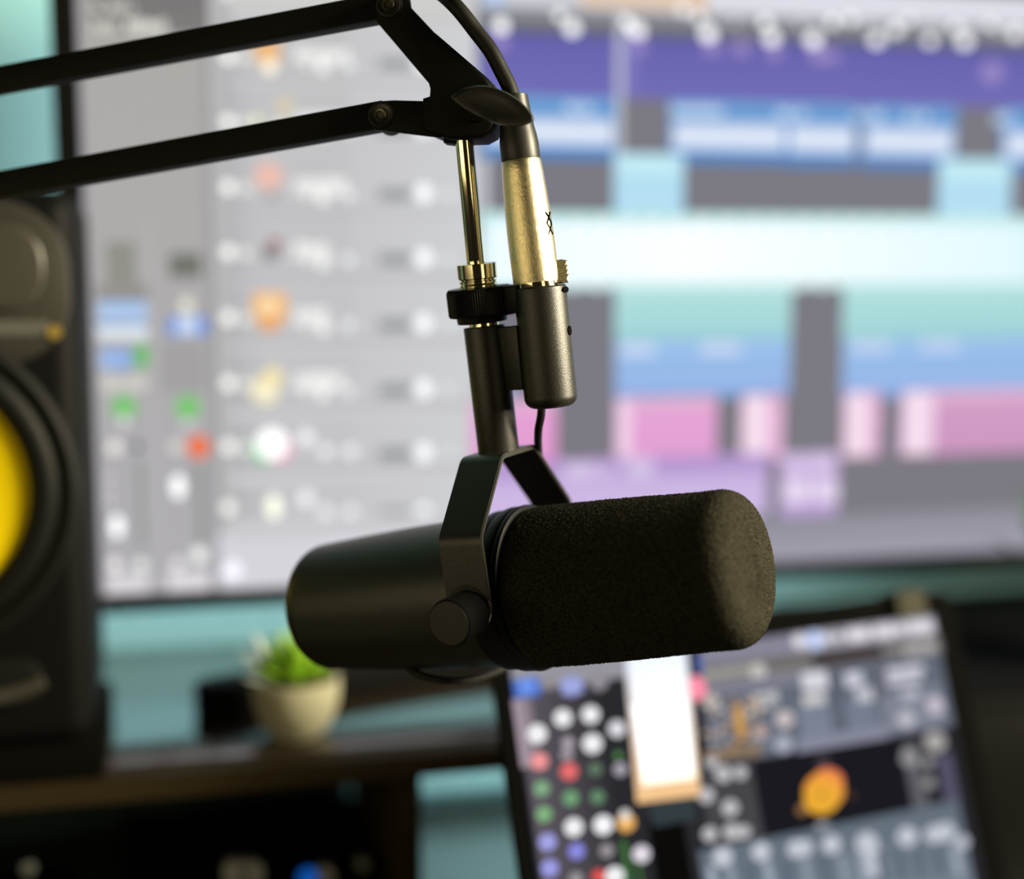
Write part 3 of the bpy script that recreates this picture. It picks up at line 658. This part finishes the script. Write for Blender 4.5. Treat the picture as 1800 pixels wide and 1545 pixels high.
inner = arcjoin([(AW-TH_, .002), (AW-TH_, BV-.0006), (TW-.0010, TOPV-TH_), (-TW+.0010, TOPV-TH_), (-AW+TH_, BV-.0006), (-AW+TH_, .002)], .0024)
pts = line + inner[::-1]; hwid = .0097
bm = NB()
sides = []
for a_ in (-hwid, hwid): sides.append([bm.verts.new(yk(a_, b_, c_)) for b_, c_ in pts])
n_ = len(pts); h_ = len(line)
for i in range(n_): bm.faces.new((sides[0][i], sides[0][(i+1) % n_], sides[1][(i+1) % n_], sides[1][i]))
for sd in sides:
    for i in range(h_-1): bm.faces.new((sd[i], sd[i+1], sd[n_-2-i], sd[n_-1-i]))
bmesh.ops.recalc_face_normals(bm, faces=bm.faces)
es = [e for e in bm.edges if len(e.link_faces) == 2 and e.calc_face_angle(0) > R_(60)]
bmesh.ops.bevel(bm, geom=es, offset=.0004, segments=2, affect='EDGES')
for sg in (1, -1):    # rounded arm ends
    lathe(bm, rnd(hwid, 0, TH_, .0004, 2), frame(yk(0, sg*(AW-TH_) if sg > 0 else -AW, .002), Wv), 48)
yoke = obj('yoke', bm, M['mic'], mic)
for sg in (1, -1):
    d = Wv*sg; base = yk(0, sg*AW, 0)
    bm = NB(); lathe(bm, [(0, 0), (.0088, 0), (.0090, .0006), (.0092, .0142), (.0090, .0149), (.0086, .0152), (0, .0153)], frame(base, d), 64, cap=False)
    kn = obj('side_knob', bm, M['knob_side'], mic)
    bm = NB(); lathe(bm, [(.0084, .0151), (.0084, .0156), (0, .0157)], frame(base, d), 64, cap=False); obj('knob_face', bm, M['mic'], kn)
    bm = NB(); lathe(bm, [(.0045, -.0100), (.0045, .0004)], frame(base, d), 24); obj('pivot_pin', bm, M['mic_dark'], mic)
    bm = NB(); lathe(bm, [(.0072, -.0085), (.0072, -.0022)], frame(base, d), 32); obj('spacer', bm, M['mic_dark'], mic)
# stem above the yoke
T0 = yk(0, 0, TOPV)
def cz(y): return .560 + (y-250)/540*.0195
pB = T0; pT = px(851, 573, cz(573)); SD_ = (pT-pB).normalized(); L = (pT-pB).length
def rp(r, Z): return r/F*Z
fs = frame(pB, SD_, U)
bm = NB(); lathe(bm, rnd(.0084, -.0006, L, .0006, 3), fs, 64); obj('stem', bm, M['mic'], mic)
bm = NB(); lathe(bm, [(.0060, L-.0002), (.0060, L+.0020)], fs, 40); obj('swivel_washer', bm, M['chrome'], mic, 'shiny brass coloured washer')
# knurled ring nut
pN0 = px(848, 566, cz(566)); pN1 = px(841, 505, cz(505)); fn = frame(pN0, pN1-pN0, U); LN = (pN1-pN0).length
bm = NB(); nk = 84; prof = [(0, .0), (.0100, 0), (.0102, .0024), (.0128, .0028), (.0132, .0036), (.0132, LN-.0014), (.0124, LN), (.0070, LN)]
rings = []
for q, (r, h) in enumerate(prof):
    ring = []
    for i in range(nk*2):
        rr = r - (.0004 if (3 < q < 6 and i % 2) else 0); a = pi*i/nk
        ring.append(bm.verts.new(fn @ Vector((rr*cos(a), rr*sin(a), h))))
    rings.append(ring) if r else rings.append(ring)
for a_, b_ in zip(rings[1:], rings[2:]):
    for i in range(nk*2): j = (i+1) % (nk*2); bm.faces.new((a_[i], a_[j], b_[j], b_[i]))
for q in rings[0]: bm.verts.remove(q)
bm.faces.new(rings[1])
obj('knurled_nut', bm, M['mic_dark'], mic, sharp=20)
# output connector barrel beside the stem
bA = px(949, 503, cz(503)-.010); bB = px(970, 716, cz(716)-.012); fb = frame(bA, bB-bA, U); LB = (bB-bA).length
bm = NB(); lathe(bm, [(.0088, .004), (.0090, .0004), (.0096, 0), (.0103, .0006), (.0105, .002), (.0106, LB-.0045)] + [(.0066+.0040*cos(a), LB-.0042+.0040*sin(a)) for a in [i/6*pi/2 for i in range(7)]] + [(0, LB)], fb, 72, cap=False)
barrel = obj('connector_barrel', bm, M['mic'], mic)
bm = NB(); lathe(bm, [(.0091, .0045), (0, .0045)], fb, 48, cap=False); obj('socket_insert', bm, M['mic_dark'], mic)
p = px(1000, 578, .58); 
def onb(x, y, r, sx, sy, name):
    h = ((px(x, y, cz(y)) - bA).dot((bB-bA).normalized()))
    c = bA + (bB-bA).normalized()*h; off = (x - (949+(y-502)*.098))/46.
    ang = math.asin(max(-1, min(1, off))); d = (RGT*sin(ang) - FWD*cos(ang)).normalized(); d = (d - (bB-bA).normalized()*d.dot((bB-bA).normalized())).normalized()
    bm = NB(); lathe(bm, [(r, 0), (r, .0108)], frame(c, d, bB-bA), 24, sx=sx, sy=sy); obj(name, bm, M['pad'], mic)
onb(992, 508, .0015, .8, 2.0, 'screw_hole'); onb(999, 578, .0019, 1.0, 1.0, 'screw_hole')
bk = [px(x, y, cz(y)+o_) for x, y, o_ in ((872, 575, -.001), (918, 571, -.0115), (930, 683, -.0115), (884, 685, -.001))]; bn = (bk[1]-bk[0]).cross(bk[3]-bk[0]).normalized()
bm = NB(); prism(bm, bk, bn*-.0035, bn*.0035, .0004, 2); obj('bracket_plate', bm, M['mic'], mic)
bk = [px(x, y, cz(y)+o_) for x, y, o_ in ((880, 502, 0), (925, 498, -.010), (930, 545, -.010), (884, 556, 0))]
bm = NB(); prism(bm, bk, bn*-.006, bn*.006, .0008, 2); obj('nut_lug', bm, M['mic_dark'], mic)
# thin lead from barrel, behind the yoke, under the body
pth = [px(952, 706, .567), px(951, 730, .568), px(946, 760, .574), px(947, 800, .592), px(955, 880, .618), px(965, 960, .634), px(955, 1060, .642), px(925, 1140, .632), px(886, 1173, .612), px(845, 1190, .598), px(795, 1197, .590), px(750, 1190, .592), px(722, 1176, .596), px(705, 1150, .604)]
bm = NB(); tube(bm, spline(pth, 10), .00165, 16); obj('lead', bm, M['rubber'], mic)

# ------------------------------------------------------------------ boom arm
boom = thing('boom_arm', 'black parallel-bar boom arm holding the microphone', 'microphone arm', px(690, 110, .567))
HP = px(690, 110, .568); HY = R_(14.0)
hn_c = Vector((-sin(HY), 0, -cos(HY))); HN = cw(hn_c)
def hp(x, y, off=0.0): return hit(x, y, HP + HN*off, HN)
def outline(pl_, off=0): return [hp(x, y, off) for x, y in pl_]
# bars, each a long slim rectangular tube
def bar(p0, p1, half, name, ext):
    d = [(p1[0]-p0[0]), (p1[1]-p0[1])]; q = (p0[0]-d[0]*ext, p0[1]-d[1]*ext)
    A_, B_ = hp(*q), hp(*p1); dr = (B_-A_).normalized(); up_ = HN.cross(dr).normalized()
    bm = NB(); prism(bm, [A_+up_*half, B_+up_*half, B_-up_*half, A_-up_*half], HN*-.0045, HN*.0045, .0009, 2)
    obj(name, bm, M['arm'], boom); return A_
e1 = bar((0, 142), (690, 12), .0052, 'upper_bar', .32)
e2 = bar((0, 327), (678, 204), .0055, 'lower_bar', .32)
# fork ends and pivot discs
for (x, y), nm in (((694, 17), 'upper'), ((680, 209), 'lower')):
    c = hp(x, y)
    bm = NB(); lathe(bm, rnd(.0056, -.0066, .0074, .0005, 3), frame(c, HN), 48); obj('pivot_boss', bm, M['arm'], boom)
    bm = NB(); lathe(bm, [(.0050, .0073), (.0050, .0079), (.0046, .0081), (.0038, .0077), (0, .0077)], frame(c, HN), 40, cap=False); wsh = obj('washer', bm, M['arm_smooth'], boom)
    bm = NB(); lathe(bm, [(.0026, .0076), (.0026, .0082), (.0022, .0085), (.0015, .0084), (.0014, .0078), (0, .0078)], frame(c, HN), 32, cap=False); obj('pivot_bolt', bm, M['screw'], boom, 'dark steel bolt head')
up = [(664, 40), (668, 8), (680, -8), (705, -12), (722, 0), (724, 15), (768, 62), (860, 142), (872, 158), (760, 162), (756, 148), (700, 82)]
for off in (.0050, -.0070):
    bm = NB(); prism(bm, outline(up, off), HN*0, HN*.0020, .0004, 2); obj('upper_plate', bm, M['arm'], boom)
bm = NB(); prism(bm, outline([(705, 50), (730, 62), (850, 150), (780, 160)], 0), HN*-.0049, HN*.0049); obj('web', bm, M['arm'], boom)
lo = [(654, 190), (662, 180), (695, 178), (770, 180), (776, 243), (735, 238), (664, 230), (655, 222)]
for off in (.0050, -.0070):
    bm = NB(); prism(bm, outline(lo, off), HN*0, HN*.0020, .0004, 2); obj('lower_plate', bm, M['arm'], boom)
# central clamp block
blk = [(768, 62), (776, 68), (862, 142), (873, 158), (876, 226), (869, 240), (852, 249), (800, 251), (770, 242), (754, 235), (752, 180), (764, 176), (766, 150), (756, 144), (758, 90)]
bm = NB(); prism(bm, outline(blk), HN*-.0078, HN*.0078, .0016, 3); obj('clamp_block', bm, M['arm'], boom)
bm = NB(); prism(bm, outline([(783, 242), (800, 242), (800, 255), (783, 253)]), HN*-.003, HN*.003, .0003, 1); obj('stop_tab', bm, M['arm'], boom)
# wing knob
wk = [(793, 172), (804, 160), (822, 153), (845, 150), (866, 153), (888, 161), (910, 174), (927, 190), (938, 206), (936, 214), (920, 221), (900, 222), (878, 219), (855, 211), (832, 200), (810, 187)]
def leafprism(bm, pl_, lev):
    rings = []
    cx = sum(p[0] for p in pl_)/len(pl_); cy = sum(p[1] for p in pl_)/len(pl_)
    for off, sc in lev: rings.append([bm.verts.new(hp(cx+(x-cx)*sc, cy+(y-cy)*sc, off)) for x, y in smooth])
    n = len(smooth)
    for a_, b_ in zip(rings, rings[1:]):
        for i in range(n): bm.faces.new((a_[i], a_[(i+1) % n], b_[(i+1) % n], b_[i]))
    bm.faces.new(rings[0]); bm.faces.new(rings[-1])
q_ = [Vector((x, y, 0)) for x, y in wk]; sm = []
for i in range(len(q_)):
    a_, b_, c_, d_ = q_[i-1], q_[i], q_[(i+1) % len(q_)], q_[(i+2) % len(q_)]
    for k in range(5):
        t_ = k/5; p = .5*((2*b_)+(c_-a_)*t_+(2*a_-5*b_+4*c_-d_)*t_*t_+(3*b_-a_-3*c_+d_)*t_**3); sm.append((p.x, p.y))
smooth = sm
bm = NB(); leafprism(bm, wk, [(.0105, .80), (.0110, .90), (.0122, .97), (.0150, 1.0), (.0182, 1.0), (.0194, .985), (.0200, .95), (.0202, .86), (.0196, .5)])
obj('wing_knob', bm, M['arm_smooth'], boom)
c = hp(845, 188); bm = NB(); lathe(bm, [(.0080, .0070), (.0080, .0112)], frame(c, HN), 32); obj('knob_shaft', bm, M['arm'], boom)
# chrome post and thread
def seg(name, x0, y0, x1, y1, prof_px, m, parent=boom, n=56, label=None):
    a_ = px(x0, y0, cz(y0)); b_ = px(x1, y1, cz(y1)); f_ = frame(a_, b_-a_, U); L_ = (b_-a_).length
    bm = NB(); lathe(bm, [(rp(r, cz(y0)), t_*L_) for r, t_ in prof_px], f_, n); return obj(name, bm, M[m], parent, label, sharp=30)
seg('post', 816, 245, 837, 470, [(16.2, 0), (16.2, .985), (15.4, 1)], 'chrome', label='polished chrome post')
seg('thread_collar', 837.5, 463, 840, 490, [(33, 0), (35.5, .04), (35.5, .94), (34, 1)], 'chrome')
seg('thread', 840, 489, 842, 512, [(31, 0), (31, .15), (33.5, .2), (33.5, .34), (31, .4), (33.5, .5), (33.5, .64), (31, .7), (33.5, .8), (33.5, .9), (31, 1)], 'chrome')
# elbow and post outside the frame, down to the desk
el = (e1+e2)/2
bm = NB(); prism(bm, [e1+Vector((0, 0, .012)), e1+Vector((-.02, .01, 0)), e2+Vector((-.02, .01, 0)), e2+Vector((0, 0, -.012))], HN*-.007, HN*.007, .001); obj('elbow_plate', bm, M['arm'], boom)
pb = Vector((el.x-.012, el.y-.0, ZD)); 
bm = NB(); tube(bm, [Vector((pb.x, pb.y, ZD+.004)), Vector((pb.x, pb.y, e2.z-.004))], .009, 24); obj('pole', bm, M['arm'], boom)
bm = NB(); box(bm, Matrix.Translation((pb.x, pb.y, ZD+.005)), .05, .05, .010, .002); obj('desk_clamp', bm, M['arm'], boom)
print('ELBOW', e1, e2, pb)

# ------------------------------------------------------------------ microphone cable with plug
cb = thing('microphone_cable', 'thick black cable with a metal plug pushed into the microphone connector', 'cable', px(944, 497, cz(497)))
zc = lambda y: cz(y)-.004-.006*(y-200)/300
def cseg(name, x0, y0, x1, y1, prof_px, m, label=None, n=64):
    a_ = px(x0, y0, zc(y0)); b_ = px(x1, y1, zc(y1)); f_ = frame(a_, b_-a_, U); L_ = (b_-a_).length
    bm = NB(); lathe(bm, [(rp(r, zc(y0)), t_*L_) for r, t_ in prof_px], f_, n); return obj(name, bm, M[m], cb, label)
cseg('plug_shell', 916, 281, 943, 497, [(33.5, 0), (35, .012), (36.5, .10), (38.3, .25), (40.2, .42), (41.2, .6), (41.5, .75), (41.2, .97), (40.6, 1)], 'satin', 'satin nickel plug shell')
cseg('plug_nose', 942.6, 495, 948, 520, [(39, 0), (39, .9), (38, 1)], 'chrome', 'shiny plug rim')
cseg('boot', 902, 167, 916, 283, [(22, 0), (25.5, .015), (27, .2), (30.5, .5), (33.0, .62), (34.6, .75), (35, .97), (34, 1)], 'arm_smooth')
lt = [(976, 459), (986, 457), (997, 459), (995, 466), (998, 468), (996, 474), (999, 476), (997, 482), (1000, 484), (998, 490), (999, 496), (980, 498)]
bm = NB(); prism(bm, [px(x, y, zc(480)-.0005) for x, y in lt], FWD*-.0028, FWD*.0028, .0003, 1); obj('latch', bm, M['satin'], cb)
# small stamped emblem on the shell: two crossed strokes twice
ax_ = (px(943, 497, zc(497))-px(916, 281, zc(281))).normalized()
for k, yy_ in enumerate((388, 408)):
    for sg in (1, -1):
        tt = (yy_-281)/216; c0 = px(916, 281, zc(281)).lerp(px(943, 497, zc(497)), tt)
        rr = rp(41.0, zc(400)); ang = R_(58); d = (RGT*sin(ang)-FWD*cos(ang)); d = (d-ax_*d.dot(ax_)).normalized(); sdv = ax_.cross(d)
        pts_ = []
        for q in range(6):
            z_ = (q/5-.5)*.0042; s_ = sg*(q/5-.5)*.0034; aa = s_/rr; pts_.append(c0 + ax_*z_ + d*(rr+.0001)*cos(aa) + sdv*(rr+.0001)*sin(aa))
        bm = NB(); tube(bm, pts_, .00028, 8); obj('emblem_stroke', bm, M['pad'], cb)
cp = [px(903, 176, zc(176)), px(893, 148, zc(148)), px(881, 124, zc(120)), px(863, 90, zc(80)), px(838, 57, zc(40)+.001), px(800, 10, zc(10)+.002), px(760, -22, .566), px(700, -48, .572), px(560, -62, .58), px(300, -58, .60), px(0, -40, .62), px(-250, -10, .645), e1+Vector((-.012, .014, .012)), Vector((pb.x-.014, pb.y+.012, e2.z-.05)), Vector((pb.x-.014, pb.y+.010, ZD+.10)), Vector((pb.x-.016, pb.y-.005, ZD+.012)), Vector((pb.x-.03, pb.y-.06, ZD+.0036)), Vector((pb.x-.10, pb.y-.12, ZD+.0036))]
bm = NB(); tube(bm, spline(cp, 10), .0031, 24); obj('cord', bm, M['rubber'], cb)
